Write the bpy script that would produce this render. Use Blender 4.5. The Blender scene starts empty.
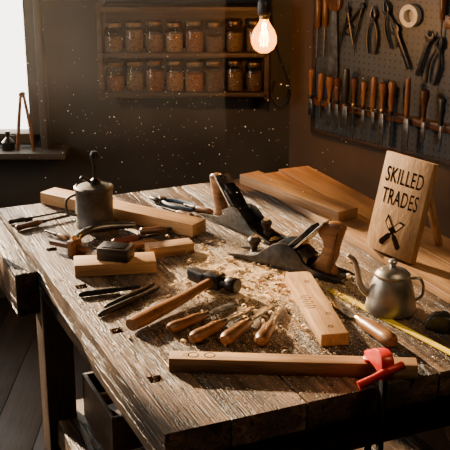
import bpy, bmesh, math, random
from mathutils import Matrix, Vector, Euler
random.seed(7)
pi=math.pi
R=math.radians
ZT=.86
# ------------------------------------------------------------------ materials
def newmat(name):
    m=bpy.data.materials.new(name); m.use_nodes=True
    nt=m.node_tree; b=nt.nodes['Principled BSDF']; return m,nt,b
def setc(s,c):
    s.default_value=(c[0],c[1],c[2],1)
def plain(name,col,rough=.5,metal=0,var=.25,scale=30,bump=.1,spec=.5):
    m,nt,b=newmat(name); N=nt.nodes; L=nt.links
    tc=N.new('ShaderNodeTexCoord'); n=N.new('ShaderNodeTexNoise'); n.inputs['Scale'].default_value=scale; n.inputs['Detail'].default_value=6
    L.new(tc.outputs['Object'],n.inputs['Vector'])
    r=N.new('ShaderNodeValToRGB'); r.color_ramp.elements[0].position=.3; r.color_ramp.elements[1].position=.7
    r.color_ramp.elements[0].color=tuple(x*(1-var) for x in col)+(1,); r.color_ramp.elements[1].color=tuple(min(1,x*(1+var)) for x in col)+(1,)
    L.new(n.outputs['Fac'],r.inputs['Fac']); L.new(r.outputs['Color'],b.inputs['Base Color'])
    b.inputs['Roughness'].default_value=rough; b.inputs['Metallic'].default_value=metal; b.inputs['Specular IOR Level'].default_value=spec
    mr=N.new('ShaderNodeMapRange'); mr.inputs['To Min'].default_value=max(.05,rough-.12); mr.inputs['To Max'].default_value=min(1,rough+.15)
    L.new(n.outputs['Fac'],mr.inputs['Value']); L.new(mr.outputs['Result'],b.inputs['Roughness'])
    if bump:
        bp=N.new('ShaderNodeBump'); bp.inputs['Strength'].default_value=bump; bp.inputs['Distance'].default_value=.002
        L.new(n.outputs['Fac'],bp.inputs['Height']); L.new(bp.outputs['Normal'],b.inputs['Normal'])
    return m
def wood(name,dark,light,axis='X',scale=1,rough=.5,bump=.3,island=.25,stain=.3,spec=.4,lo=.35,hi=.68,crack=0):
    m,nt,b=newmat(name); N=nt.nodes; L=nt.links
    tc=N.new('ShaderNodeTexCoord'); g=N.new('ShaderNodeNewGeometry')
    mul=N.new('ShaderNodeVectorMath'); mul.operation='SCALE'; mul.inputs[0].default_value=(7.3,5.1,3.7); L.new(g.outputs['Random Per Island'],mul.inputs['Scale'])
    add=N.new('ShaderNodeVectorMath'); L.new(tc.outputs['Object'],add.inputs[0]); L.new(mul.outputs[0],add.inputs[1])
    mp=N.new('ShaderNodeMapping'); sc=[38*scale]*3; sc['XYZ'.index(axis)]=2.6*scale; mp.inputs['Scale'].default_value=sc
    L.new(add.outputs[0],mp.inputs['Vector'])
    n=N.new('ShaderNodeTexNoise'); n.inputs['Scale'].default_value=1; n.inputs['Detail'].default_value=9; n.inputs['Roughness'].default_value=.62; n.inputs['Distortion'].default_value=.8
    L.new(mp.outputs[0],n.inputs['Vector'])
    r=N.new('ShaderNodeValToRGB'); e=r.color_ramp.elements; e[0].position=lo; e[1].position=hi; e[0].color=tuple(dark)+(1,); e[1].color=tuple(light)+(1,)
    L.new(n.outputs['Fac'],r.inputs['Fac'])
    mp2=N.new('ShaderNodeMapping'); sc=[260*scale]*3; sc['XYZ'.index(axis)]=9*scale; mp2.inputs['Scale'].default_value=sc; L.new(add.outputs[0],mp2.inputs['Vector'])
    n2=N.new('ShaderNodeTexNoise'); n2.inputs['Scale'].default_value=1; n2.inputs['Detail'].default_value=3; L.new(mp2.outputs[0],n2.inputs['Vector'])
    n3=N.new('ShaderNodeTexNoise'); n3.inputs['Scale'].default_value=6*scale; n3.inputs['Detail'].default_value=7; n3.inputs['Roughness'].default_value=.65; L.new(add.outputs[0],n3.inputs['Vector'])
    def mr(src,a,b_,lo=.3,hi=.7):
        x=N.new('ShaderNodeMapRange'); x.inputs['From Min'].default_value=lo; x.inputs['From Max'].default_value=hi; x.inputs['To Min'].default_value=a; x.inputs['To Max'].default_value=b_; L.new(src,x.inputs['Value']); return x.outputs[0]
    def mth(op,a,b_):
        x=N.new('ShaderNodeMath'); x.operation=op
        L.new(a,x.inputs[0])
        if isinstance(b_,(int,float)): x.inputs[1].default_value=b_
        else: L.new(b_,x.inputs[1])
        return x.outputs[0]
    f=mth('MULTIPLY',mr(n2.outputs['Fac'],.78,1.12),mr(n3.outputs['Fac'],1-stain,1+stain*.5))
    f=mth('MULTIPLY',f,mr(g.outputs['Random Per Island'],1-island,1+island,0,1))
    height=mth('ADD',n.outputs['Fac'],mr(n2.outputs['Fac'],0,.35))
    if crack:
        mp4=N.new('ShaderNodeMapping'); sc=[22]*3; sc['XYZ'.index(axis)]=1.3; mp4.inputs['Scale'].default_value=sc; L.new(add.outputs[0],mp4.inputs['Vector'])
        n4=N.new('ShaderNodeTexNoise'); n4.inputs['Scale'].default_value=1; n4.inputs['Detail'].default_value=5; n4.inputs['Roughness'].default_value=.6; n4.inputs['Distortion'].default_value=.3; L.new(mp4.outputs[0],n4.inputs['Vector'])
        ab=mth('ABSOLUTE',mth('SUBTRACT',n4.outputs['Fac'],.5),0)
        ln=mr(ab,0,1,.0,.022)
        gate=mr(n3.outputs['Fac'],0,1,.56,.62)
        crk=mth('MAXIMUM',ln,gate)
        vo=N.new('ShaderNodeTexNoise'); vo.inputs['Scale'].default_value=85; vo.inputs['Detail'].default_value=2; L.new(add.outputs[0],vo.inputs['Vector'])
        pit=mr(vo.outputs['Fac'],1,0,.64,.70)
        crk=mth('MULTIPLY',crk,mth('MAXIMUM',pit,.2))
        f=mth('MULTIPLY',f,mth('MAXIMUM',crk,.08)); height=mth('ADD',height,mth('MULTIPLY',crk,crack))
        n5=N.new('ShaderNodeTexNoise'); n5.inputs['Scale'].default_value=4.5; n5.inputs['Detail'].default_value=4; L.new(tc.outputs['Object'],n5.inputs['Vector'])
        f=mth('MULTIPLY',f,mr(n5.outputs['Fac'],.42,1.2,.38,.60))
    v=N.new('ShaderNodeVectorMath'); v.operation='SCALE'; L.new(r.outputs['Color'],v.inputs[0]); L.new(f,v.inputs['Scale'])
    L.new(v.outputs[0],b.inputs['Base Color'])
    L.new(mr(n3.outputs['Fac'],rough-.1,rough+.15),b.inputs['Roughness']); b.inputs['Specular IOR Level'].default_value=spec
    bp=N.new('ShaderNodeBump'); bp.inputs['Strength'].default_value=bump; bp.inputs['Distance'].default_value=.003
    L.new(height,bp.inputs['Height']); L.new(bp.outputs['Normal'],b.inputs['Normal'])
    return m
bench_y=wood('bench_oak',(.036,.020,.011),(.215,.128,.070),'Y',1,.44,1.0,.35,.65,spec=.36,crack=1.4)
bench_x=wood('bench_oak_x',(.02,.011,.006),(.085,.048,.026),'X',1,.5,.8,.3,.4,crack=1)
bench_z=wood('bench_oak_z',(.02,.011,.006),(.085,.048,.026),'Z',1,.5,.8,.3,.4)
pine=wood('pine',(.35,.18,.07),(.58,.355,.165),'X',.8,.5,.3,.12,.25)
pine_y=wood('pine_y',(.22,.11,.042),(.42,.24,.105),'Y',.8,.45,.3,.15,.3)
oakl=wood('oak_light',(.25,.13,.055),(.46,.27,.13),'X',1,.5,.35,.15,.25)
signw=wood('sign_oak',(.25,.135,.055),(.47,.285,.14),'Z',.9,.6,.3,.05,.2,spec=.15)
handle=wood('handle_ash',(.11,.042,.014),(.33,.155,.058),'X',1.5,.32,.15,.25,.35)
handle_dk=wood('handle_walnut',(.05,.02,.009),(.18,.075,.03),'X',1.5,.3,.15,.3,.3)
handle_z=wood('handle_hanging',(.07,.027,.011),(.26,.12,.045),'Z',1.5,.35,.15,.4,.3)
handle_zd=wood('handle_hanging_dark',(.03,.013,.007),(.12,.05,.02),'Z',1.5,.35,.15,.4,.3)
darkw=wood('dark_wood',(.014,.008,.005),(.06,.034,.02),'X',1,.5,.3,.3,.3)
shelfw=wood('shelf_wood',(.022,.011,.006),(.075,.04,.02),'X',1,.55,.3,.3,.3)
iron=plain('dark_iron',(.035,.034,.035),.36,.85,.4,60,.25)
castiron=plain('cast_iron',(.06,.058,.057),.38,.8,.4,80,.3)
steel=plain('worn_steel',(.48,.46,.43),.28,1,.25,50,.1)
oldsteel=plain('old_steel',(.19,.175,.155),.34,.95,.4,40,.3)
dullcan=plain('dull_tin',(.105,.10,.095),.5,.75,.4,30,.3)
pewter=plain('galvanised',(.32,.30,.27),.38,.9,.35,25,.2)
brass=plain('brass',(.45,.27,.09),.3,1,.2)
black=plain('black_plastic',(.012,.012,.013),.4,0,.2)
red=plain('red_paint',(.48,.014,.010),.35,.1,.15)
blue=plain('blue_grip',(.02,.055,.12),.45,0,.2)
redgrip=plain('red_grip',(.16,.035,.02),.45,0,.2)
yellow=plain('tape_yellow',(.68,.50,.03),.4,0,.1)
white=plain('white_tape',(.6,.57,.5),.6,0,.1)
mote=plain('mote_dust',(.85,.8,.7),.8,0,.05)
ink=plain('burnt_ink',(.008,.005,.003),.95,0,.1,30,0,.0)
dust=plain('sawdust',(.80,.60,.36),.9,0,.2,30,0,.1)
lid=plain('jar_lid',(.12,.075,.04),.35,.9,.3)
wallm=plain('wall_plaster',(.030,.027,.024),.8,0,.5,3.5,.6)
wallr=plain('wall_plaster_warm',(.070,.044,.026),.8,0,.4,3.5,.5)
frame=plain('window_paint',(.06,.053,.046),.6,0,.2,12)
floorm=wood('floor_boards',(.010,.006,.004),(.038,.022,.013),'Y',.6,.6,.4,.35,.3)
def glassmat(name,tint=(1,1,1),fac=.75,em=None):
    m,nt,b=newmat(name); N=nt.nodes; L=nt.links; out=N['Material Output']
    t=N.new('ShaderNodeBsdfTransparent'); setc(t.inputs['Color'],tint); g=N.new('ShaderNodeBsdfGlossy'); g.inputs['Roughness'].default_value=.05
    lw=N.new('ShaderNodeLayerWeight'); lw.inputs['Blend'].default_value=.2
    mx=N.new('ShaderNodeMixShader'); L.new(lw.outputs['Facing'],mx.inputs[0]); L.new(t.outputs[0],mx.inputs[1]); L.new(g.outputs[0],mx.inputs[2])
    res=mx
    if em:
        e=N.new('ShaderNodeEmission'); setc(e.inputs['Color'],em[0]); e.inputs['Strength'].default_value=em[1]
        a=N.new('ShaderNodeAddShader'); L.new(mx.outputs[0],a.inputs[0]); L.new(e.outputs[0],a.inputs[1]); res=a
    L.new(res.outputs[0],out.inputs['Surface']); return m
jarglass=glassmat('jar_glass',(.85,.80,.70))
bulbglass=glassmat('bulb_glass',(1,.80,.5),em=((1,.32,.03),3.6))
def emis(name,c,s):
    m,nt,b=newmat(name); e=nt.nodes.new('ShaderNodeEmission'); setc(e.inputs['Color'],c); e.inputs['Strength'].default_value=s
    nt.links.new(e.outputs[0],nt.nodes['Material Output'].inputs['Surface']); return m
filament=emis('filament',(1,.6,.22),60)
jarfill=[plain('jar_fill_%d'%i,c,.6,.1,.7,120,.5) for i,c in enumerate([(.16,.075,.03),(.22,.14,.075),(.08,.05,.03),(.24,.12,.05),(.13,.09,.055)])]
def pegmat():
    m,nt,b=newmat('pegboard'); N=nt.nodes; L=nt.links
    tc=N.new('ShaderNodeTexCoord'); sp=N.new('ShaderNodeSeparateXYZ'); L.new(tc.outputs['Object'],sp.inputs[0])
    def cell(s):
        a=N.new('ShaderNodeMath'); a.operation='MULTIPLY'; a.inputs[1].default_value=1/.026; L.new(s,a.inputs[0])
        f=N.new('ShaderNodeMath'); f.operation='FRACT'; L.new(a.outputs[0],f.inputs[0])
        d=N.new('ShaderNodeMath'); d.operation='SUBTRACT'; d.inputs[1].default_value=.5; L.new(f.outputs[0],d.inputs[0])
        ab=N.new('ShaderNodeMath'); ab.operation='MULTIPLY'; L.new(d.outputs[0],ab.inputs[0]); L.new(d.outputs[0],ab.inputs[1]); return ab.outputs[0]
    a=N.new('ShaderNodeMath'); L.new(cell(sp.outputs['X']),a.inputs[0]); L.new(cell(sp.outputs['Z']),a.inputs[1])
    lt=N.new('ShaderNodeMath'); lt.operation='LESS_THAN'; lt.inputs[1].default_value=.03; L.new(a.outputs[0],lt.inputs[0])
    mx=N.new('ShaderNodeMix'); mx.data_type='RGBA'; L.new(lt.outputs[0],mx.inputs[0]); mx.inputs[6].default_value=(.036,.044,.054,1); mx.inputs[7].default_value=(.004,.004,.005,1)
    L.new(mx.outputs[2],b.inputs['Base Color']); b.inputs['Roughness'].default_value=.5
    return m
peg=pegmat()
# ------------------------------------------------------------------ mesh builder
def cat(pts,n=4,closed=True):
    out=[];N=len(pts)
    rng=range(N) if closed else range(N-1)
    for i in rng:
        if closed: p=[Vector(pts[(i+k-1)%N]) for k in range(4)]
        else: p=[Vector(pts[max(0,min(N-1,i+k-1))]) for k in range(4)]
        for j in range(n):
            t=j/n
            out.append(tuple(.5*((2*p[1])+(p[2]-p[0])*t+(2*p[0]-5*p[1]+4*p[2]-p[3])*t*t+(-p[0]+3*p[1]-3*p[2]+p[3])*t**3)))
    if not closed: out.append(tuple(pts[-1]))
    return out
class MB:
    def __init__(s): s.v=[];s.f=[];s.m=[];s.mats=[];s.pre=Matrix()
    def mi(s,mat):
        if mat not in s.mats: s.mats.append(mat)
        return s.mats.index(mat)
    def addraw(s,vs,fs,mat,M=None):
        M=s.pre@(M or Matrix()); o=len(s.v); s.v+= [tuple(M@Vector(v)) for v in vs]; k=s.mi(mat)
        for f in fs: s.f.append(tuple(i+o for i in f)); s.m.append(k)
    def addbm(s,bm,mat,M=None):
        bm.verts.index_update(); bm.verts.ensure_lookup_table()
        s.addraw([v.co.copy() for v in bm.verts],[[v.index for v in f.verts] for f in bm.faces],mat,M); bm.free()
    @staticmethod
    def mx(loc,rot): return Matrix.Translation(loc)@Euler(rot).to_matrix().to_4x4()
    def box(s,size,loc=(0,0,0),rot=(0,0,0),mat=None,bev=.0015,taper=None):
        bm=bmesh.new(); bmesh.ops.create_cube(bm,size=1)
        for v in bm.verts:
            v.co=Vector((v.co.x*size[0],v.co.y*size[1],v.co.z*size[2]))
            if taper and v.co.x>0: v.co.y*=taper[0]; v.co.z*=taper[1]
        if bev: bmesh.ops.bevel(bm,geom=bm.edges[:],offset=bev,segments=2,affect='EDGES',profile=.5)
        s.addbm(bm,mat,s.mx(loc,rot))
    def lathe(s,prof,loc=(0,0,0),rot=(0,0,0),mat=None,seg=24,sy=1):
        vs=[];fs=[];rings=[]
        for r,z in prof:
            if r<=1e-6: rings.append([len(vs)]); vs.append((0,0,z))
            else:
                rings.append(list(range(len(vs),len(vs)+seg)))
                for i in range(seg): a=2*pi*i/seg; vs.append((r*math.cos(a),r*math.sin(a)*sy,z))
        for a,b in zip(rings,rings[1:]):
            for i in range(seg):
                j=(i+1)%seg
                if len(a)==1 and len(b)==1: break
                if len(a)==1: fs.append((a[0],b[i],b[j]))
                elif len(b)==1: fs.append((a[i],a[j],b[0]))
                else: fs.append((a[i],a[j],b[j],b[i]))
        if len(rings[0])>1: fs.append(tuple(reversed(rings[0])))
        if len(rings[-1])>1: fs.append(tuple(rings[-1]))
        s.addraw(vs,fs,mat,s.mx(loc,rot))
    def cyl(s,r,h,loc=(0,0,0),rot=(0,0,0),mat=None,seg=20,r2=None,c=.001):
        r2=r if r2 is None else r2
        s.lathe([(r-c,0),(r,c),(r2,h-c),(r2-c,h)],loc,rot,mat,seg)
    def tube(s,pts,rad,mat,seg=10,flat=1,smooth=0,loc=(0,0,0),rot=(0,0,0)):
        if smooth:
            if not isinstance(rad,(int,float)):
                q=cat(list(pts),smooth,False)
                rr=[]; n=len(pts)
                for i in range(len(q)):
                    t=i/smooth; k=min(int(t),n-2); rr.append(rad[k]+(rad[k+1]-rad[k])*(t-k))
                pts,rad=q,rr
            else: pts=cat(pts,smooth,False)
        n=len(pts); P=[Vector(p) for p in pts]
        if isinstance(rad,(int,float)): rad=[rad]*n
        tan=[(P[min(i+1,n-1)]-P[max(i-1,0)]).normalized() for i in range(n)]
        up=Vector((0,0,1)) if abs(tan[0].z)<.9 else Vector((0,1,0))
        vs=[];fs=[]
        nrm=(up-tan[0]*up.dot(tan[0])).normalized()
        for i in range(n):
            nrm=(nrm-tan[i]*nrm.dot(tan[i])).normalized(); bn=tan[i].cross(nrm)
            for k in range(seg):
                a=2*pi*k/seg; vs.append(tuple(P[i]+nrm*math.cos(a)*rad[i]*flat+bn*math.sin(a)*rad[i]))
        for i in range(n-1):
            for k in range(seg):
                j=(k+1)%seg; fs.append((i*seg+k,i*seg+j,(i+1)*seg+j,(i+1)*seg+k))
        fs.append(tuple(reversed(range(seg)))); fs.append(tuple(range((n-1)*seg,n*seg)))
        s.addraw(vs,fs,mat,s.mx(loc,rot))
    def prism(s,outline,th,loc=(0,0,0),rot=(0,0,0),mat=None,bev=.001,segs=2):
        bm=bmesh.new(); vs=[bm.verts.new((p[0],p[1],-th/2)) for p in outline]; f=bm.faces.new(vs)
        r=bmesh.ops.extrude_face_region(bm,geom=[f]); 
        for v in [g for g in r['geom'] if isinstance(g,bmesh.types.BMVert)]: v.co.z=th/2
        bmesh.ops.recalc_face_normals(bm,faces=bm.faces[:])
        if bev:
            es=[e for e in bm.edges if abs(e.verts[0].co.z-e.verts[1].co.z)<1e-7]
            bmesh.ops.bevel(bm,geom=es,offset=bev,segments=segs,affect='EDGES',profile=.5)
        s.addbm(bm,mat,s.mx(loc,rot))
    def slab(s,xs,ys,holes,z0,z1,mat):
        bm=bmesh.new(); g=[[bm.verts.new((x,y,z0)) for y in ys] for x in xs]; fs=[]
        for i in range(len(xs)-1):
            for j in range(len(ys)-1):
                if (i,j) in holes: continue
                fs.append(bm.faces.new((g[i][j],g[i+1][j],g[i+1][j+1],g[i][j+1])))
        r=bmesh.ops.extrude_face_region(bm,geom=fs)
        for v in [q for q in r['geom'] if isinstance(q,bmesh.types.BMVert)]: v.co.z=z1
        bmesh.ops.recalc_face_normals(bm,faces=bm.faces[:]); s.addbm(bm,mat)
    def obj(s,name,loc=(0,0,0),rz=0,rot=None,ang=38):
        me=bpy.data.meshes.new(name); me.from_pydata(s.v,[],s.f)
        for m in s.mats: me.materials.append(m)
        me.polygons.foreach_set('material_index',s.m); me.polygons.foreach_set('use_smooth',[True]*len(s.f)); me.update()
        bm=bmesh.new(); bm.from_mesh(me); bmesh.ops.recalc_face_normals(bm,faces=bm.faces[:]); bm.to_mesh(me); bm.free()
        try: me.set_sharp_from_angle(angle=R(ang))
        except Exception: pass
        o=bpy.data.objects.new(name,me); bpy.context.collection.objects.link(o)
        o.location=loc; o.rotation_euler=rot if rot else (0,0,rz); return o
YX=(0,pi/2,0)
UP=(pi/2,0,0)
def ang(a,b): return math.atan2(b[1]-a[1],b[0]-a[0])
def dist(a,b): return math.hypot(b[0]-a[0],b[1]-a[1])
# ------------------------------------------------------------------ room
C0=(.285,4.32); WD=(.671,-.742); WN=(-.742,-.671); WR=math.atan2(-.742,.671)
def W(s,z,d=0): return (C0[0]+WD[0]*s+WN[0]*d, C0[1]+WD[1]*s+WN[1]*d, z)
b=MB(); 
for i in range(34): b.box((.158,6.6,.03),(-2.5+.16*i,2.2,-.015),mat=floorm,bev=.002)
b.obj('floor')
b=MB(); b.box((6,6.4,.08),(.3,1.9,2.64),mat=wallm,bev=0); b.obj('ceiling')
b=MB(); wx0,wx1,wz0,wz1=-2.25,-.80,.735,2.2
b.box((wx0+2.5,.12,2.6),((wx0-2.5)/2,4.38,1.3),mat=wallm,bev=0)
b.box((C0[0]-wx1+.15,.12,2.6),((C0[0]+.15+wx1)/2,4.38,1.3),mat=wallm,bev=0)
b.box((wx1-wx0,.12,wz0),((wx0+wx1)/2,4.38,wz0/2),mat=wallm,bev=0)
b.box((wx1-wx0,.12,2.6-wz1),((wx0+wx1)/2,4.38,(2.6+wz1)/2),mat=wallm,bev=0)
b.obj('wall_back')
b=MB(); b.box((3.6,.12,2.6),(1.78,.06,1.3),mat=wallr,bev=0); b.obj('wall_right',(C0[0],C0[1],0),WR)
b=MB(); b.box((.12,3.0,2.6),(2.72,.2,1.3),mat=wallm,bev=0); b.obj('wall_east')
b=MB(); b.box((5.4,.12,2.6),(.15,-1.2,1.3),mat=wallm,bev=0); b.obj('wall_front')
b=MB(); 
b.box((.12,3.0,2.6),(-2.45,.3,1.3),mat=wallm,bev=0); b.box((.12,1.4,2.6),(-2.45,3.7,1.3),mat=wallm,bev=0)
b.box((.12,1.2,1.0),(-2.45,2.4,.5),mat=wallm,bev=0); b.box((.12,1.2,.3),(-2.45,2.4,2.45),mat=wallm,bev=0)
b.obj('wall_left')
b=MB(); y=4.33
b.box((.055,.09,wz1-wz0),(wx1-.027,y,(wz0+wz1)/2),mat=frame,bev=.004)
b.box((.06,.09,wz1-wz0),(wx0+.03,y,(wz0+wz1)/2),mat=frame,bev=.004)
b.box((wx1-wx0,.09,.05),((wx0+wx1)/2,y,wz0+.035),mat=frame,bev=.004)
b.box((wx1-wx0,.09,.06),((wx0+wx1)/2,y,wz1-.03),mat=frame,bev=.004)
for xx in (-1.28,-1.76): b.box((.022,.04,wz1-wz0),(xx,y,(wz0+wz1)/2),mat=frame,bev=.004)
b.box((.028,.12,wz1-wz0+.1),(wx1+.012,y-.03,(wz0+wz1)/2),mat=frame,bev=.004)
b.box((wx1-wx0+.22,.17,.028),((wx0+wx1)/2,4.255,wz0-.014),mat=frame,bev=.004)
b.obj('window_1')
b=MB()
for yy in (1.83,2.4,2.97): b.box((.06,.05,1.3),(-2.44,yy,1.65),mat=frame,bev=.004)
for zz in (1.03,1.65,2.27): b.box((.06,1.2,.05),(-2.44,2.4,zz),mat=frame,bev=.004)
b.obj('added_side_window')  # side window added in the unseen left wall to let in key light
b=MB(); b.lathe([(.024,0),(.028,.004),(.028,.034),(.013,.050),(.008,.056),(.008,.072),(.011,.074),(.011,.082),(0,.082)],mat=iron); b.tube([(.02,0,.02),(.047,0,.037),(.042,0,.06),(.01,0,.06)],.003,iron,8,smooth=3)
b.obj('small_oil_can',(-.945,4.24,wz0))
b=MB()
b.tube([(-.034,0,.0),(-.022,0,.12),(-.005,0,.25)],[.007,.008,.006],handle_z,8,smooth=3)
b.tube([(.034,0,.0),(.024,0,.12),(.005,0,.25)],[.007,.008,.006],handle_z,8,smooth=3)
b.cyl(.012,.026,(0,.013,.245),(pi/2,0,0),handle_z)
b.obj('wooden_compass',(-.868,4.225,wz0+.001))
# ------------------------------------------------------------------ jar shelf
b=MB(); x0,x1=-.52,.175
for z in (1.165,.998): b.box((x1-x0,.15,.018),((x0+x1)/2,4.244,z-.009),mat=shelfw,bev=.002)
b.box((x1-x0+.02,.15,.02),((x0+x1)/2,4.244,1.345),mat=shelfw,bev=.002)
for x in (x0,x1): b.box((.02,.15,.40),(x,4.244,1.170),mat=shelfw,bev=.002)
b.box((x1-x0,.008,.37),((x0+x1)/2,4.315,1.165),mat=darkw,bev=0)
for x in (x0+.06,x1-.06): b.prism([(0,0),(.10,0),(.1,-.012),(.012,-.085),(0,-.085)],.016,(x,4.318,.986),(pi/2,0,-pi/2),shelfw)
b.obj('jar_shelf')
def jar(x,z):
    b=MB(); r=random.uniform(.038,.041); h=random.uniform(.104,.114); f=random.choice(jarfill)
    hf=h*random.uniform(.6,.9)
    b.lathe([(r-.003,.003),(r-.002,.006),(r-.002,hf-.004),(r*.6,hf),(0,hf+.002)],mat=f,seg=20)
    b.lathe([(0,0),(r-.003,0),(r,.004),(r,h-.016),(r*.78,h-.005),(r*.78,h)],mat=jarglass,seg=24)
    b.lathe([(r*.83,h-.002),(r*.86,h),(r*.86,h+.014),(r*.83,h+.016),(0,h+.016)],mat=lid,seg=24)
    b.obj('storage_jar',(x,4.228+random.uniform(-.01,.01),z+.0005))
for i in range(8): jar(-.467+i*.0845,.998); jar(-.467+i*.0845,1.165)
b=MB(); b.tube([(.195,4.305,1.42),(.20,4.30,1.28),(.225,4.29,1.15),(.275,4.27,1.0),(.24,4.28,.92),(.20,4.29,.97),(.215,4.29,1.03)],.004,black,8,smooth=6)
b.obj('power_cord')
bx,by,bz=.139,3.6,1.310
b=MB()
b.lathe([(0,-.052),(.018,-.049),(.036,-.036),(.046,-.014),(.046,.006),(.038,.03),(.024,.05),(.0165,.062),(.0165,.07)],mat=bulbglass,seg=32)
b.cyl(.0165,.022,(0,0,.066),mat=brass); b.lathe([(.021,.082),(.024,.088),(.024,.125),(.018,.14),(.006,.15)],mat=black); b.tube([(0,0,.14),(0,0,1.285)],.004,black,8)
for i in range(6):
    a=i*pi/3; r=.014
    b.tube([(r*math.cos(a)*.5,r*math.sin(a)*.5,.035),(r*math.cos(a+.5),r*math.sin(a+.5),-.028)],.0011,filament,6)
b.tube([(0,0,.066),(0,0,.0)],.003,jarglass,6)
b.obj('hanging_light_bulb',(bx,by,bz))
# ------------------------------------------------------------------ pegboard wall
b=MB(); b.box((1.5,.008,.85),(.165+.75,-.02,.835+.425),mat=peg,bev=0); 
b.box((.02,.018,.86),(.16,-.02,1.26),mat=darkw); b.box((1.52,.018,.02),(.915,-.02,.832),mat=darkw)
b.obj('pegboard',(C0[0],C0[1],0),WR)
b=MB(); b.box((1.1,.035,.028),(.165+.55,-.05,.972),mat=handle_dk,bev=.003); b.box((1.1,.008,.04),(.165+.55,-.029,.965),mat=handle_dk,bev=.003)
b.obj('chisel_rack',(C0[0],C0[1],0),WR)
ss=[.20,.255,.305,.345,.39,.435,.485,.535,.58,.625,.70,.78,.86,.95,1.04]
for i,s_ in enumerate(ss):
    b=MB(); r=random.uniform(.011,.016); h=random.uniform(.10,.155)
    hm=[handle_z,handle_zd,handle_z,handle_zd,handle_z,handle_z,black,handle_z][(i*5+2)%8]
    if i%3==0: pr=[(r*.55,0),(r*.7,.008),(r*.6,.02),(r,.05),(r*.8,h*.6),(r*1.15,h*.88),(r*.9,h-.006),(0,h)]
    elif i%3==1: pr=[(r*.6,0),(r*.9,.01),(r*.95,.03),(r*1.0,h*.5),(r*.95,h*.9),(r*.7,h-.002),(0,h)]
    else: pr=[(r*.5,0),(r*.55,.02),(r*.7,h*.4),(r*1.25,h*.75),(r*1.1,h*.93),(0,h)]
    b.lathe(pr,(0,0,0),mat=hm,seg=16)
    b.lathe([(r*.6,-.006),(r*.72,-.004),(r*.72,.010),(r*.6,.012)],mat=brass if i%3 else iron,seg=16)
    w=random.uniform(.006,.016); l=random.uniform(.08,.145)
    if i%4==1: b.cyl(.0035,l,(0,0,-l),mat=oldsteel,seg=10)
    else: b.prism([(-w*.5,0),(-w,-.04),(-w,-l),(w,-l+.012),(w,-.04),(w*.5,0)],.004,mat=oldsteel,rot=UP,bev=.0006)
    p=W(s_,.992,.084); b.obj('hanging_screwdriver' if i%4==1 else 'hanging_chisel',p,WR)
def hang(name,s_,z,fn,d=.038,tilt=0):
    b=MB(); b.cyl(.003,d-.026,(0,-.0,0),(-pi/2,0,0),iron,8,c=.0005); b.pre=Matrix.Rotation(tilt,4,'Y'); fn(b); b.obj(name,W(s_,z,d),WR)
def f_driver(b):
    b.lathe([(.006,0),(.011,.01),(.012,.05),(.015,.10),(.012,.125),(0,.13)],(0,0,-.06),mat=handle_z,seg=14); b.cyl(.0035,.12,(0,0,-.18),mat=oldsteel,seg=8)
def f_pliers(b):
    for s in(1,-1):
        b.tube([(s*.004,s*.002,0),(s*.018,s*.002,-.03),(s*.024,s*.002,-.07),(s*.016,s*.002,-.13)],[.006,.006,.0075,.006],black,8,smooth=4)
        b.tube([(-s*.003,s*.002,0),(s*.012,0,.02),(s*.002,0,.055)],[.007,.008,.003],iron,8,smooth=4)
    b.cyl(.011,.012,(0,.006,0),(pi/2,0,0),iron)
def f_divider(b):
    for s in(1,-1): b.tube([(0,0,.0),(s*.02,0,-.08),(s*.045,0,-.17)],[.006,.006,.002],iron,8,smooth=3)
    b.cyl(.012,.012,(0,.006,0),(pi/2,0,0),iron); b.tube([(0,0,0),(0,0,.03)],.004,iron); b.tube([(-.024,0,-.09),(0,0,-.1),(.024,0,-.09)],.003,iron,smooth=4)
def f_wrench(b):
    o=cat([(-.008,-.12),(-.009,.0),(-.02,.02),(-.02,.04),(-.009,.05),(-.008,.032),(.008,.032),(.009,.05),(.02,.04),(.02,.02),(.009,0),(.008,-.12),(0,-.13)],3)
    b.prism(o,.007,rot=UP,mat=iron,bev=.0015)
def f_saw(b):
    b.prism([(-.012,.0),(.012,.0),(.03,-.28),(-.03,-.28)],.0015,rot=UP,mat=oldsteel,bev=0)
    b.prism(cat([(-.03,.0),(-.035,.05),(-.02,.10),(.02,.105),(.035,.06),(.028,0),(0,-.012)],4),.018,rot=UP,mat=handle_z,bev=.005)
def f_tape(b):
    b.lathe([(.042,-.012),(.042,.012),(.024,.012),(.024,-.012),(.042,-.012)],(0,0,-.02),(pi/2,0,0),white,32)
def f_mallet(b):
    b.tube([(0,0,-.16),(0,0,.02)],[.010,.008],handle_z,10); b.box((.09,.045,.05),(0,0,.03),mat=handle_dk,bev=.006)
def f_brush(b):
    b.prism(cat([(-.006,.05),(-.01,.0),(-.022,-.03),(-.022,-.06),(.022,-.06),(.022,-.03),(.01,0),(.006,.05)],3),.012,rot=UP,mat=handle_z,bev=.003); b.box((.044,.012,.06),(0,0,-.09),mat=darkw)
hang('hanging_screwdriver',.185,1.33,f_driver); hang('hanging_screwdriver',.225,1.34,f_driver)
hang('hanging_back_saw',.275,1.36,f_saw); hang('hanging_dividers',.345,1.36,f_divider); hang('hanging_dividers',.42,1.38,f_divider,tilt=.5)
hang('hanging_pliers',.475,1.33,f_pliers); hang('hanging_pliers',.545,1.36,f_pliers,tilt=-.3); hang('tape_roll',.655,1.385,f_tape); hang('hanging_wrench',.60,1.28,f_wrench,tilt=-.5)
hang('hanging_wrench',.74,1.27,f_wrench,tilt=.3); hang('hanging_pliers',.79,1.25,f_pliers,tilt=.2); hang('hanging_mallet',.87,1.33,f_mallet); hang('hanging_screwdriver',.80,1.42,f_driver); hang('hanging_brush',.95,1.3,f_brush)
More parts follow.
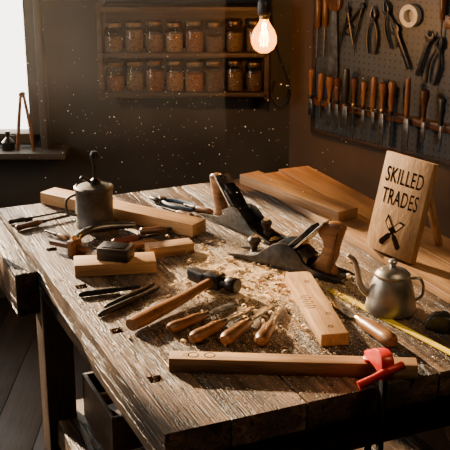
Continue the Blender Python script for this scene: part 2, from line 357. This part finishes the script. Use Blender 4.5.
# ------------------------------------------------------------------ workbench
TA=R(23.8); TC=(-.113,1.648); TW,TL=1.10,1.50
ca,sa=math.cos(TA),math.sin(TA)
def T(x,y,z=ZT): return (TC[0]+ca*x-sa*y, TC[1]+sa*x+ca*y, z)
b=MB(); th=.062
hy=[.20,.46,.75,1.05,1.33]; ys=[0]
for h in hy: ys+= [h-.0,h+.03]
ys.append(TL)
b.slab([0,.045,.075,.135],ys,[(1,2*k+1) for k in range(len(hy))],-th,-.0005,bench_y)
b.slab([.1385,.20,.228,.30],[0,.33,.358,.98,1.01,TL],[(1,1),(1,3)],-th,-.0012,bench_y)
xe=[.3035,.47,.62,.79,.94,TW]
for i in range(5): b.box((xe[i+1]-xe[i]-.004,TL,th),((xe[i]+xe[i+1])/2,TL/2,-th/2-random.uniform(0,.0015)),mat=bench_y,bev=.003)
b.box((TW-.06,TL-.04,.02),(TW/2,TL/2,-th-.012),mat=darkw,bev=0)
b.box((.035,TL-.12,.10),(.05,TL/2,-th-.05),mat=bench_y,bev=.003); b.box((.035,TL-.12,.10),(TW-.05,TL/2,-th-.05),mat=bench_y,bev=.003)
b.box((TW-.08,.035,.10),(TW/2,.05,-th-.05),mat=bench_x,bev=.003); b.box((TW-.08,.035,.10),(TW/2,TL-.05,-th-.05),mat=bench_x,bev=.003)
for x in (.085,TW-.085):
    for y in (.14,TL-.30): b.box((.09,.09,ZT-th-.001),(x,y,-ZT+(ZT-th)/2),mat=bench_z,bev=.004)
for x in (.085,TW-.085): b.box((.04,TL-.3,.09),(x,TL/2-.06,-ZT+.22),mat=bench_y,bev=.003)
for k in range(7): b.box((.128,TL-.35,.02),(.16+k*.13,TL/2-.06,-ZT+.25),mat=bench_y,bev=.002)
b.obj('workbench',(TC[0],TC[1],ZT),TA)
b=MB(); b.box((.065,.62,.125),(-.037,0,-.083),mat=bench_y,bev=.005); b.cyl(.02,.06,(-.13,-.02,-.08),YX,iron); b.cyl(.011,.30,(-.115,-.02,-.23),(0,0,0),oldsteel)
b.cyl(.035,.02,(-.1,-.02,-.08),YX,iron)
b.obj('bench_vise',T(0,1.275),TA)
zs=.26+.001
def crate(x,y,sx,sy,h,rz=0):
    b=MB(); t=.012
    for sgn in (1,-1): b.box((sx,t,h),(0,sgn*(sy/2-t/2),h/2),mat=shelfw,bev=.001); b.box((t,sy-2*t-.001,h),(sgn*(sx/2-t/2),0,h/2),mat=shelfw,bev=.001)
    b.box((sx-.002,sy-.002,t),(0,0,t/2),mat=shelfw,bev=0)
    b.box((sx*.6,sy*.3,h*.5),(0,0,h*.3+t),rot=(0,0,.3),mat=darkw); b.cyl(.02,sx*.7,(-sx*.35,sy*.25,h*.6),YX,handle)
    b.obj('wooden_crate',T(x,y,zs),TA+rz)
crate(.26,1.0,.22,.30,.15); crate(.25,.60,.26,.28,.11,.08)
b=MB(); b.lathe([(.05,0),(.06,.005),(.06,.16),(.055,.165),(.0,.165)],mat=oldsteel); b.tube([(-.06,0,.13),(-.05,0,.21),(.05,0,.21),(.06,0,.13)],.004,iron,smooth=5); b.obj('metal_pail',T(.20,.30,zs))
# ------------------------------------------------------------------ lumber on bench
b=MB(); b.box((.122,1.30,.024),(0,0,.012),mat=pine_y,bev=.002); b.obj('lumber_board',T(.914,.80),TA)
b=MB(); b.box((.118,1.36,.026),(0,0,.013),mat=pine_y,bev=.002); b.obj('lumber_board',T(1.036,.79),TA)
a,c=(.095,3.21),(.352,2.845)
b=MB(); b.box((dist(a,c)+.05,.078,.032),(0,0,.016),mat=oakl,bev=.002); b.obj('lumber_board',((a[0]+c[0])/2,(a[1]+c[1])/2,ZT+.027),ang(a,c))
a,c=(-.575,3.10),(-.075,2.775)
b=MB(); b.box((dist(a,c),.07,.038),(0,0,.019),mat=pine,bev=.002); b.obj('lumber_beam',((a[0]+c[0])/2,(a[1]+c[1])/2,ZT),ang(a,c))
b=MB(); b.box((.215,.075,.033),(0,0,.0165),mat=pine,bev=.002); b.obj('wood_offcut',(-.293,2.487,ZT),R(9))
b=MB(); b.box((.088,.06,.036),(0,0,.018),mat=darkw,bev=.004); b.box((.06,.045,.002),(0,0,.037),mat=iron,bev=.0005); b.obj('sharpening_stone',(-.290,2.487,ZT+.0335),R(-14))
b=MB(); b.box((.13,.05,.03),(0,0,.015),mat=oakl,bev=.002); b.obj('wood_offcut',(-.155,2.615,ZT),R(20))
b=MB()
b.lathe([(.052,0),(.058,.003),(.058,.012),(.056,.016),(.056,.114),(.059,.118),(.059,.124),(.053,.128),(.053,.124),(.03,.132),(.0,.134)],mat=dullcan,seg=40)
b.tube([(-.054,0,.04),(-.080,0,.05),(-.083,0,.09),(-.054,0,.105)],.004,dullcan,smooth=5)
b.lathe([(.016,.129),(.016,.142),(.007,.149),(.0065,.194),(.010,.204),(.013,.219),(.009,.231),(0,.232)],(.006,0,0),mat=iron,seg=18)
b.tube([(0,0,.132),(-.03,.0,.154),(-.04,0,.149)],[.005,.006,.003],iron,smooth=4)
b.obj('metal_glue_pot',(-.391,2.85,ZT),R(20))
def rod(name,a,c,r=.004,hl=.09,hr=.010,hm=None,bm_=None,z=0):
    L_=dist(a,c); b=MB(); hm=hm or handle_dk; bm_=bm_ or iron
    b.lathe([(hr*.6,0),(hr,.006),(hr*.85,hl*.4),(hr,hl*.8),(hr*.6,hl-.004),(hr*.5,hl)],(0,0,hr),YX,hm,16)
    b.lathe([(r*1.4,0),(r*1.4,.012),(r,.016),(r,(L_-hl)*.85),(r*.5,L_-hl)],(hl,0,hr),YX,bm_,12)
    b.obj(name,(a[0],a[1],ZT+z),ang(a,c))
rod('screwdriver',(-.62,2.80),(-.47,2.93)); rod('awl',(-.655,2.86),(-.50,2.965),.003,.06,.008,iron)
rod('screwdriver',(-.45,2.71),(-.53,2.78),.004,.05,.009,handle)
rod('screwdriver',(-.32,2.665),(-.19,2.74),.004,.08,.012,redgrip); rod('screwdriver',(-.27,2.64),(-.115,2.70),.004,.085,.012,handle)
rod('screwdriver',(-.25,2.76),(-.12,2.80),.004,.08,.012,handle_dk)
rod('screwdriver',(-.10,2.90),(-.20,3.0),.004,.07,.011,handle_dk); rod('screwdriver',(-.04,2.95),(-.13,3.03),.005,.07,.01,handle)
b=MB(); b.tube([(-.09,-.07,.014),(-.095,-.02,.016),(-.06,.03,.02),(.0,.055,.022),(.08,.06,.018)],[.010,.014,.012,.014,.011],oldsteel,12,smooth=6,flat=.8)
b.tube([(-.09,-.075,.014),(-.075,-.12,.014)],[.013,.010],handle_dk,12)
b.obj('drawknife',(-.335,2.73,ZT),R(10))
def pliers(name,loc,rz,gm,s=1):
    b=MB()
    for q in(1,-1):
        b.tube([(0,q*.003,.010),(-.035,q*.020,.010),(-.08,q*.026,.010),(-.14,q*.016,.010)],[.006,.007,.009,.007],gm,10,smooth=5)
        b.tube([(0,-q*.003,.010),(.02,q*.009,.010),(.055,q*.003,.010)],[.009,.009,.004],iron,10,smooth=5)
    b.cyl(.012,.02,(0,0,.0),(0,0,0),iron); o=b.obj(name,(loc[0],loc[1],ZT+.001),rz); o.scale=(s,s,s)
pliers('pliers',(-.20,3.07),R(140),blue)
b=MB(); b.box((.13,.014,.014),(0,0,.022),mat=handle_dk,bev=.002); b.box((.022,.042,.044),(-.02,0,.022),mat=handle,bev=.004); b.cyl(.006,.014,(-.02,0,.043),mat=brass); b.cyl(.0015,.012,(.058,0,.011),mat=steel,c=.0002)
b.obj('marking_gauge',(-.435,2.615,ZT),R(150))
def punch(a,c):
    L_=dist(a,c); b=MB(); b.lathe([(.004,0),(.006,.002),(.0075,.01),(.0075,L_*.55),(.006,L_*.6),(.0045,L_*.95),(.003,L_)],(0,0,.0075),YX,iron,8); b.obj('cold_chisel',(a[0],a[1],ZT),ang(a,c))
punch((-.365,2.30),(-.215,2.352)); punch((-.300,2.175),(-.168,2.345)); punch((-.29,2.22),(-.18,2.372))
# ------------------------------------------------------------------ hammer
b=MB(); L_=.325
b.tube([(0,0,.019),(.03,0,.019),(.12,0,.019),(.20,0,.020),(.27,0,.025),(L_+.016,0,.025)],[.0175,.020,.0185,.0145,.013,.0135],handle,16,smooth=4,flat=.82)
b.box((.040,.048,.040),(L_-.005,0,.025),mat=iron,bev=.006)
b.lathe([(.013,0),(.0145,.01),(.014,.02),(.019,.027),(.0205,.034),(.0205,.050),(.018,.054),(0,.055)],(L_-.005,-.018,.025),(pi/2,0,0),iron,24)
b.prism(cat([(-.019,0),(.019,0),(.016,.03),(.008,.064),(-.008,.064),(-.016,.03)],3),.032,(L_-.005,.018,.025),(0,0,0),iron,.005)
b.obj('hammer',(-.215,2.095,ZT),R(54))
# ------------------------------------------------------------------ carving chisels
def knife(a,c,hr=.0145,kind=0,name='carving_knife',hm=None,hl=.125,w=.011,bm_=None):
    L_=dist(a,c); b=MB(); hm=hm or handle; bl=L_-hl
    b.lathe([(0,-.001),(hr*.65,.002),(hr*.95,.012),(hr,.03),(hr*.85,hl*.5),(hr*.95,hl*.72),(hr*.65,hl*.93),(hr*.55,hl)],(0,0,0),YX,hm,20,sy=1.1)
    b.lathe([(hr*.56,hl-.012),(hr*.68,hl-.011),(hr*.6,hl+.006),(hr*.45,hl+.008)],(0,0,0),YX,brass if kind==2 else oldsteel,20)
    if kind==0: o=[(0,-w*.35),(.02,-w*.5),(bl*.3,-w),(bl*.75,-w*.9),(bl,w*.2),(bl*.85,w*.85),(bl*.3,w),(.02,w*.5),(0,w*.35)]
    elif kind==1: o=[(0,-w*.35),(.02,-w*.45),(bl*.5,-w*.8),(bl,-w*1.1),(bl-.012,w*1.1),(bl*.5,w*.8),(.02,w*.45),(0,w*.35)]
    else: o=[(0,-w*.4),(.012,-w*.5),(.02,-w),(bl,-w),(bl,w),(.02,w),(.012,w*.5),(0,w*.4)]
    b.prism([(hl+p[0],p[1]) for p in o],.0035,mat=bm_ or steel,bev=.0012)
    t=math.asin((hr-.003)/L_); b.obj(name,(a[0],a[1],ZT+hr+.001),rot=(0,t,ang(a,c)))
knife((-.130,2.082),(.030,2.257),.0135,0,bm_=oldsteel,w=.013); knife((-.074,2.028),(.068,2.232),.015,0,bm_=oldsteel,w=.013); knife((-.002,2.017),(.118,2.251),.016,1,name='wood_chisel',bm_=oldsteel,w=.013); knife((.078,2.012),(.146,2.251),.016,0,bm_=oldsteel,hl=.11,w=.013)
knife((.372,2.005),(.250,2.295),.0175,2,name='bench_chisel',hl=.15,w=.014)
# ------------------------------------------------------------------ hand planes (+X = toe)
def plane(loc,rz,s=1,toteh=1):
    b=MB()
    b.box((.27,.062,.007),(.0,0,.0035),mat=castiron,bev=.002)
    ck=[(-.135,.004),(.135,.004),(.135,.012),(.105,.015),(.075,.022),(.045,.044),(.02,.060),(-.005,.064),(-.035,.050),(-.055,.028),(-.09,.018),(-.135,.012)]
    for y in(-.029,.029): b.prism(cat(ck,3),.005,(0,y,0),UP,castiron,.001)
    b.prism([(-.05,.005),(.0,.005),(.02,.012),(-.035,.055),(-.06,.04)],.05,(0,0,0),UP,castiron,.002)
    b.prism([(.03,.006),(.11,.006),(.10,.016),(.05,.030)],.05,(0,0,0),UP,iron,.003)
    b.box((.165,.048,.0045),(-.037,0,.069),(0,R(45),0),steel,.001)
    b.box((.11,.046,.010),(-.014,0,.060),(0,R(45),0),iron,.003); b.box((.035,.034,.014),(-.052,0,.098),(0,R(45),0),iron,.004)
    b.cyl(.011,.012,(-.030,0,.065),(0,-R(45),0),brass)
    b.lathe([(.011,.006),(.011,.014),(.007,.02),(.008,.028),(.014,.038),(.0145,.045),(.009,.052),(0,.053)],(.098,0,0),mat=darkw,seg=24)
    tt=[(-.060,.008),(-.066,.03),(-.084,.055),(-.088,.078),(-.074,.100),(-.086,.120),(-.114,.130),(-.136,.122),(-.132,.102),(-.124,.075),(-.120,.05),(-.112,.03),(-.118,.008)]
    b.prism(cat([(x,z*toteh) for x,z in tt],4),.028,(0,0,0),UP,handle,.009,3)
    o=b.obj('hand_plane',(loc[0],loc[1],ZT),rz); o.scale=(s,s,s)
a,c=(.285,2.420),(.065,2.58); plane(((a[0]+c[0])/2,(a[1]+c[1])/2+.01),ang(a,c),1.2)
a,c=(-.03,2.93),(.145,2.70); plane(((a[0]+c[0])/2-.004,(a[1]+c[1])/2+.01),ang(a,c),1.12,.98)
a,c=(.187,2.40),(.245,2.025)
b=MB(); b.box((dist(a,c),.064,.03),(0,0,.015),mat=pine,bev=.002)
for i in range(7): b.box((.0015,.02+.01*(i%2),.0006),(-.03+i*.012,-.02,.0302),mat=ink,bev=0)
for (x,y) in((.15,.0),(.08,.012),(-.12,.008)):
    b.lathe([(.006,0),(.006,.0006),(.0045,.0006),(.0045,0)],(x,y,.0299),mat=ink,seg=20)
b.obj('marked_wood_block',((a[0]+c[0])/2,(a[1]+c[1])/2,ZT),ang(a,c))
a,c=(-.118,1.918),(.402,1.885)
b=MB(); b.box((dist(a,c),.038,.032),(0,0,.016),mat=oakl,bev=.002)
for (x,y,r) in((-.21,.002,.012),(-.175,.002,.012),(-.225,0,.006)): b.lathe([(r,0),(r,.0006),(r*.88,.0006),(r*.88,0)],(x,y,.0319),mat=ink,seg=20)
b.obj('wood_strip',((a[0]+c[0])/2,(a[1]+c[1])/2,ZT),ang(a,c))
# ------------------------------------------------------------------ clamp
b=MB(); zs_=.0335
b.prism(cat([(-.034,.006),(.0,.0125),(.035,.010),(.075,.004),(.088,.006),(.088,.016),(.06,.030),(.03,.048),(.0,.058),(-.030,.054),(-.040,.03)],4),.028,(0,0,0),(pi/2,0,pi/2),red,.005)
b.cyl(.019,.008,(0,.072,-.001),mat=red); b.cyl(.009,.012,(0,.072,.002),mat=black)
b.box((.010,.022,.40),(0,-.012,-.15),mat=iron,bev=.001)
b.box((.03,.06,.05),(0,-.02,-.245),mat=red,bev=.008); b.tube([(0,-.035,-.23),(0,-.065,-.28),(0,-.06,-.34)],[.014,.013,.010],black,12,smooth=4)
b.box((.024,.10,.022),(0,.035,-.245),mat=red,bev=.006); b.cyl(.008,.13,(0,.07,-.235),mat=iron)
b.tube([(.0,-.038,.03),(-.03,-.042,.018),(-.062,-.046,.006)],[.010,.008,.009],red,12,smooth=4); b.tube([(.0,-.038,.03),(.02,-.036,.036),(.032,-.034,.040)],[.010,.008,.009],red,12,smooth=4)
b.obj('bar_clamp',(.318,1.818,ZT+zs_),R(8))
# ------------------------------------------------------------------ tape & tape measure
b=MB(); a,c=(.265,2.345),(.500,1.975); L_=dist(a,c)
n=14; pr=[(-.0105,.0025),(-.005,.0008),(0,.0003),(.005,.0008),(.0105,.0025)]
vs=[];fs=[]
for i in range(n+1):
    for p in pr: vs.append((L_*i/n,p[0],p[1]+.001))
for i in range(n):
    for k in range(4): fs.append((i*5+k,(i+1)*5+k,(i+1)*5+k+1,i*5+k+1))
b.addraw(vs,fs,yellow)
for i in range(int(L_/.006)):
    l=.008 if i%5==0 else .004; b.box((.0008,l,.0004),(.004+i*.006,-.010+l/2,.0036-.0012*(l>.005)),rot=(R(-20),0,0),mat=black,bev=0)
b.box((.003,.022,.010),(0,0,.005),mat=steel,bev=.0005)
b.obj('measuring_tape_blade',(a[0],a[1],ZT),ang(a,c))
b=MB(); b.prism(cat([(-.036,0),(-.036,.02),(-.024,.036),(.0,.04),(.026,.034),(.036,.016),(.036,0),(.0,-.001)],3),.034,(0,0,.002),UP,black,.006,3); b.cyl(.022,.037,(0,.0185,.02),(pi/2,0,0),iron,28); b.box((.02,.02,.006),(.044,0,.006),mat=steel)
b.obj('tape_measure',(.500,2.105,ZT+.001),R(-25))
# ------------------------------------------------------------------ kettle
b=MB()
b.lathe([(.056,0),(.060,.003),(.061,.010),(.058,.035),(.052,.062),(.045,.082),(.041,.089),(.043,.092),(.043,.096),(.040,.097),(.036,.103),(.022,.109),(.008,.112),(.006,.117),(.010,.122),(.011,.127),(.006,.132),(0,.133)],mat=pewter,seg=44)
b.tube([(-.045,0,.035),(-.07,0,.055),(-.083,0,.095),(-.092,0,.122),(-.108,0,.135)],[.013,.010,.0075,.006,.0055],pewter,14,smooth=5)
b.tube([(.040,0,.086),(.064,0,.088),(.074,0,.07),(.072,0,.045),(.055,0,.030)],[.005,.006,.006,.006,.005],pewter,12,smooth=5,flat=.6)
b.obj('metal_kettle',(.400,2.222,ZT),R(-12))
# ------------------------------------------------------------------ sign
sw,sh,st=.172,.268,.022
sr=ang((.410,2.657),(.510,2.518)); lean=R(14)
b=MB(); pre=Matrix.Rotation(-lean,4,'X'); b.pre=pre
b.box((sw,st,sh),(0,0,sh/2),mat=signw,bev=.002)
yf=-st/2-.0008
def icon(b,a):
    M=b.pre; b.pre=M@Matrix.Translation((0,yf,.062))@Matrix.Rotation(a,4,'Y')
    b.prism(cat([(-.007,-.050),(-.008,-.03),(-.006,-.012),(.006,-.012),(.008,-.03),(.007,-.050)],3),.0012,rot=UP,mat=ink,bev=0)
    b.prism([(-.003,-.012),(.003,-.012),(.003,.0),(.009,.01),(.009,.050),(-.009,.038),(-.009,.01),(-.003,.0)],.0012,rot=UP,mat=ink,bev=0)
    b.prism([(-.006,.014),(.006,.014),(.006,.042),(-.006,.034)],.0016,rot=UP,mat=signw,bev=0); b.pre=M
icon(b,R(42)); icon(b,R(-42))
def text(b,s,z,w,h):
    cu=bpy.data.curves.new('t','FONT'); cu.body=s; cu.align_x='CENTER'; cu.size=1; cu.resolution_u=4; cu.space_character=1.08; cu.offset=.006
    o=bpy.data.objects.new('t',cu); bpy.context.collection.objects.link(o); bpy.context.view_layer.update()
    me=o.to_mesh(); vs=[v.co.copy() for v in me.vertices]; fs=[tuple(p.vertices) for p in me.polygons]
    xs=[v.x for v in vs]; ysv=[v.y for v in vs]; mx_,mn=max(xs),min(xs); hy_,ly=max(ysv),min(ysv)
    vs=[((v.x-(mx_+mn)/2)/(mx_-mn)*w, (v.y-ly)/(hy_-ly)*h, 0) for v in vs]
    b.addraw(vs,fs,ink,Matrix.Translation((0,yf+.0004,z))@Matrix.Rotation(pi/2,4,'X')); o.to_mesh_clear(); bpy.data.objects.remove(o); bpy.data.curves.remove(cu)
text(b,'SKILLED',.190,.136,.042); text(b,'TRADES',.132,.132,.042)
b.pre=Matrix()
b.box((.022,.014,.225),(.03,.120,.108),(R(20),0,0),signw,.002); b.box((.05,.03,.014),(.03,.075,.19),(R(-10),0,0),signw,.002)
sc=((.410+.510)/2-.010,(2.657+2.518)/2-.055)
b.obj('skilled_trades_sign',(sc[0]-.006,sc[1]-.008,ZT+.030),sr)
# ------------------------------------------------------------------ shavings
b=MB()
def inT(x,y):
    dx,dy=x-TC[0],y-TC[1]; u=ca*dx+sa*dy; v=-sa*dx+ca*dy; return .01<u<.84 and .02<v<TL-.03
cl=[(.10,2.50,.08,.08,.34),(.04,2.37,.09,.06,.24),(.0,2.60,.14,.10,.10),(.20,2.38,.07,.08,.18),(.10,2.2,.16,.12,.14)]
def pick():
    r=random.random()
    for q in cl:
        if r<q[4]: return random.gauss(q[0],q[2]),random.gauss(q[1],q[3])
        r-=q[4]
    return random.gauss(.1,.2),random.gauss(2.4,.2)
for i in range(420):
    x,y=pick()
    if not inT(x,y): continue
    r=random.uniform(.002,.006); w=random.uniform(.0015,.004); n=9; turns=random.uniform(.6,1.6); vs=[];fs=[]
    for k in range(n+1):
        a=k/n*turns*2*pi; rr=r*(1-.35*k/n)
        for s_ in(-1,1): vs.append((rr*math.cos(a)*1.3,s_*w+.004*k/n,rr*math.sin(a)+r))
    for k in range(n): fs.append((2*k,2*k+1,2*k+3,2*k+2))
    b.addraw(vs,fs,dust,MB.mx((x,y,ZT),(random.uniform(-.3,.3),random.uniform(-.2,.2),random.uniform(0,6.3))))
def chip(x,y,z,s0,s1):
    s_=random.uniform(s0,s1); a=random.uniform(0,6.3); o=len(b.v)
    for k in range(3): b.v.append((x+s_*math.cos(a+k*2.1)*random.uniform(.6,1.3),y+s_*math.sin(a+k*2.1)*random.uniform(.6,1.3),z+random.uniform(0,.0006)))
    b.f.append((o,o+1,o+2)); b.m.append(0)
for i in range(90000):
    x,y=pick() if random.random()<.87 else (random.uniform(-.5,.5),random.uniform(1.75,2.95))
    if inT(x,y): chip(x,y,ZT+random.uniform(.0002,.0016),.0005,.0018)
# small heaps
heaps=[(.03,2.47,.035,.009),(.10,2.44,.045,.010),(-.02,2.50,.03,.007),(.06,2.58,.03,.008),(.14,2.38,.03,.008),(-.06,2.60,.025,.005),(.03,2.32,.025,.005),(.19,2.30,.02,.004),(-.06,2.42,.02,.004),(.23,2.45,.02,.005),(.0,2.38,.03,.006),(.09,2.30,.025,.005)]
for (hx,hy_,hr,hh) in heaps:
    for i in range(3200):
        q=random.gauss(0,.5); p=random.gauss(0,.5); d=math.hypot(q,p)
        z=hh*math.exp(-d*d*2.2)*random.uniform(.75,1)
        chip(hx+q*hr,hy_+p*hr*.8,ZT+.0005+z,.0007,.0020)
b.obj('wood_shavings')
b=MB()
for i in range(420):
    x,y,z=random.gauss(-.15,.32),random.uniform(2.6,3.6),random.gauss(1.12,.15)
    if z<.95: continue
    r=random.uniform(.0005,.0012) if random.random()<.75 else random.uniform(.0012,.0026)
    b.addraw([(x+r,y,z),(x-r,y,z),(x,y+r,z),(x,y-r,z),(x,y,z+r),(x,y,z-r)],[(0,2,4),(2,1,4),(1,3,4),(3,0,4),(2,0,5),(1,2,5),(3,1,5),(0,3,5)],mote)
b.obj('dust_motes')
m=bpy.data.materials.new('dusty_air'); m.use_nodes=True; nt=m.node_tree; nt.nodes.remove(nt.nodes['Principled BSDF'])
vs_=nt.nodes.new('ShaderNodeVolumeScatter'); vs_.inputs['Density'].default_value=.014; vs_.inputs['Anisotropy'].default_value=.4; vs_.inputs['Color'].default_value=(1,.95,.88,1)
nt.links.new(vs_.outputs[0],nt.nodes['Material Output'].inputs['Volume'])
b=MB(); b.box((2.3,1.2,1.3),(-1.15,3.48,1.74),mat=m,bev=0); b.obj('dusty_air')
# ------------------------------------------------------------------ lights
def area(name,loc,tgt,sx,sy,p,col,spread=180):
    l=bpy.data.lights.new(name,'AREA'); l.shape='RECTANGLE'; l.size=sx; l.size_y=sy; l.energy=p; l.color=col; l.spread=R(spread)
    o=bpy.data.objects.new(name,l); bpy.context.collection.objects.link(o); o.location=loc; d=Vector(tgt)-Vector(loc); o.rotation_euler=d.to_track_quat('-Z','Y').to_euler()
area('window_light',(-1.4,4.5,1.5),(0,2.3,.86),1.2,1.1,22,(1,.87,.70))
area('added_side_light',(-2.5,2.4,1.65),(0,2.3,.86),1.1,1.2,20,(1,.78,.54))  # added lamp lighting bench and sign from the left, at the invented opening
area('overhead_fill',(.9,1.6,2.5),(.2,2.4,.86),.4,.4,11,(1,.68,.38))  # added warm fill from above, no fixture behind it
l=bpy.data.lights.new('sun','SUN'); l.energy=30; l.angle=R(2); l.color=(1,.72,.44)
o=bpy.data.objects.new('sun',l); bpy.context.collection.objects.link(o); o.rotation_euler=Vector((.80,-1,-.44)).to_track_quat('-Z','Y').to_euler(); o.location=(-3,7,4)
l=bpy.data.lights.new('bulb_light','POINT'); l.energy=15; l.color=(1,.50,.16); l.shadow_soft_size=.02
o=bpy.data.objects.new('bulb_light',l); bpy.context.collection.objects.link(o); o.location=(bx,by,bz-.005)
w=bpy.data.worlds.new('sky'); bpy.context.scene.world=w; w.use_nodes=True
bg=w.node_tree.nodes['Background']; bg.inputs[0].default_value=(1,.93,.83,1); bg.inputs[1].default_value=6
cam=bpy.data.cameras.new('camera'); co=bpy.data.objects.new('camera',cam); bpy.context.collection.objects.link(co)
co.location=(0,0,1.84); co.rotation_euler=(R(90-18.93),0,0); cam.lens=80; cam.sensor_width=36; bpy.context.scene.camera=co
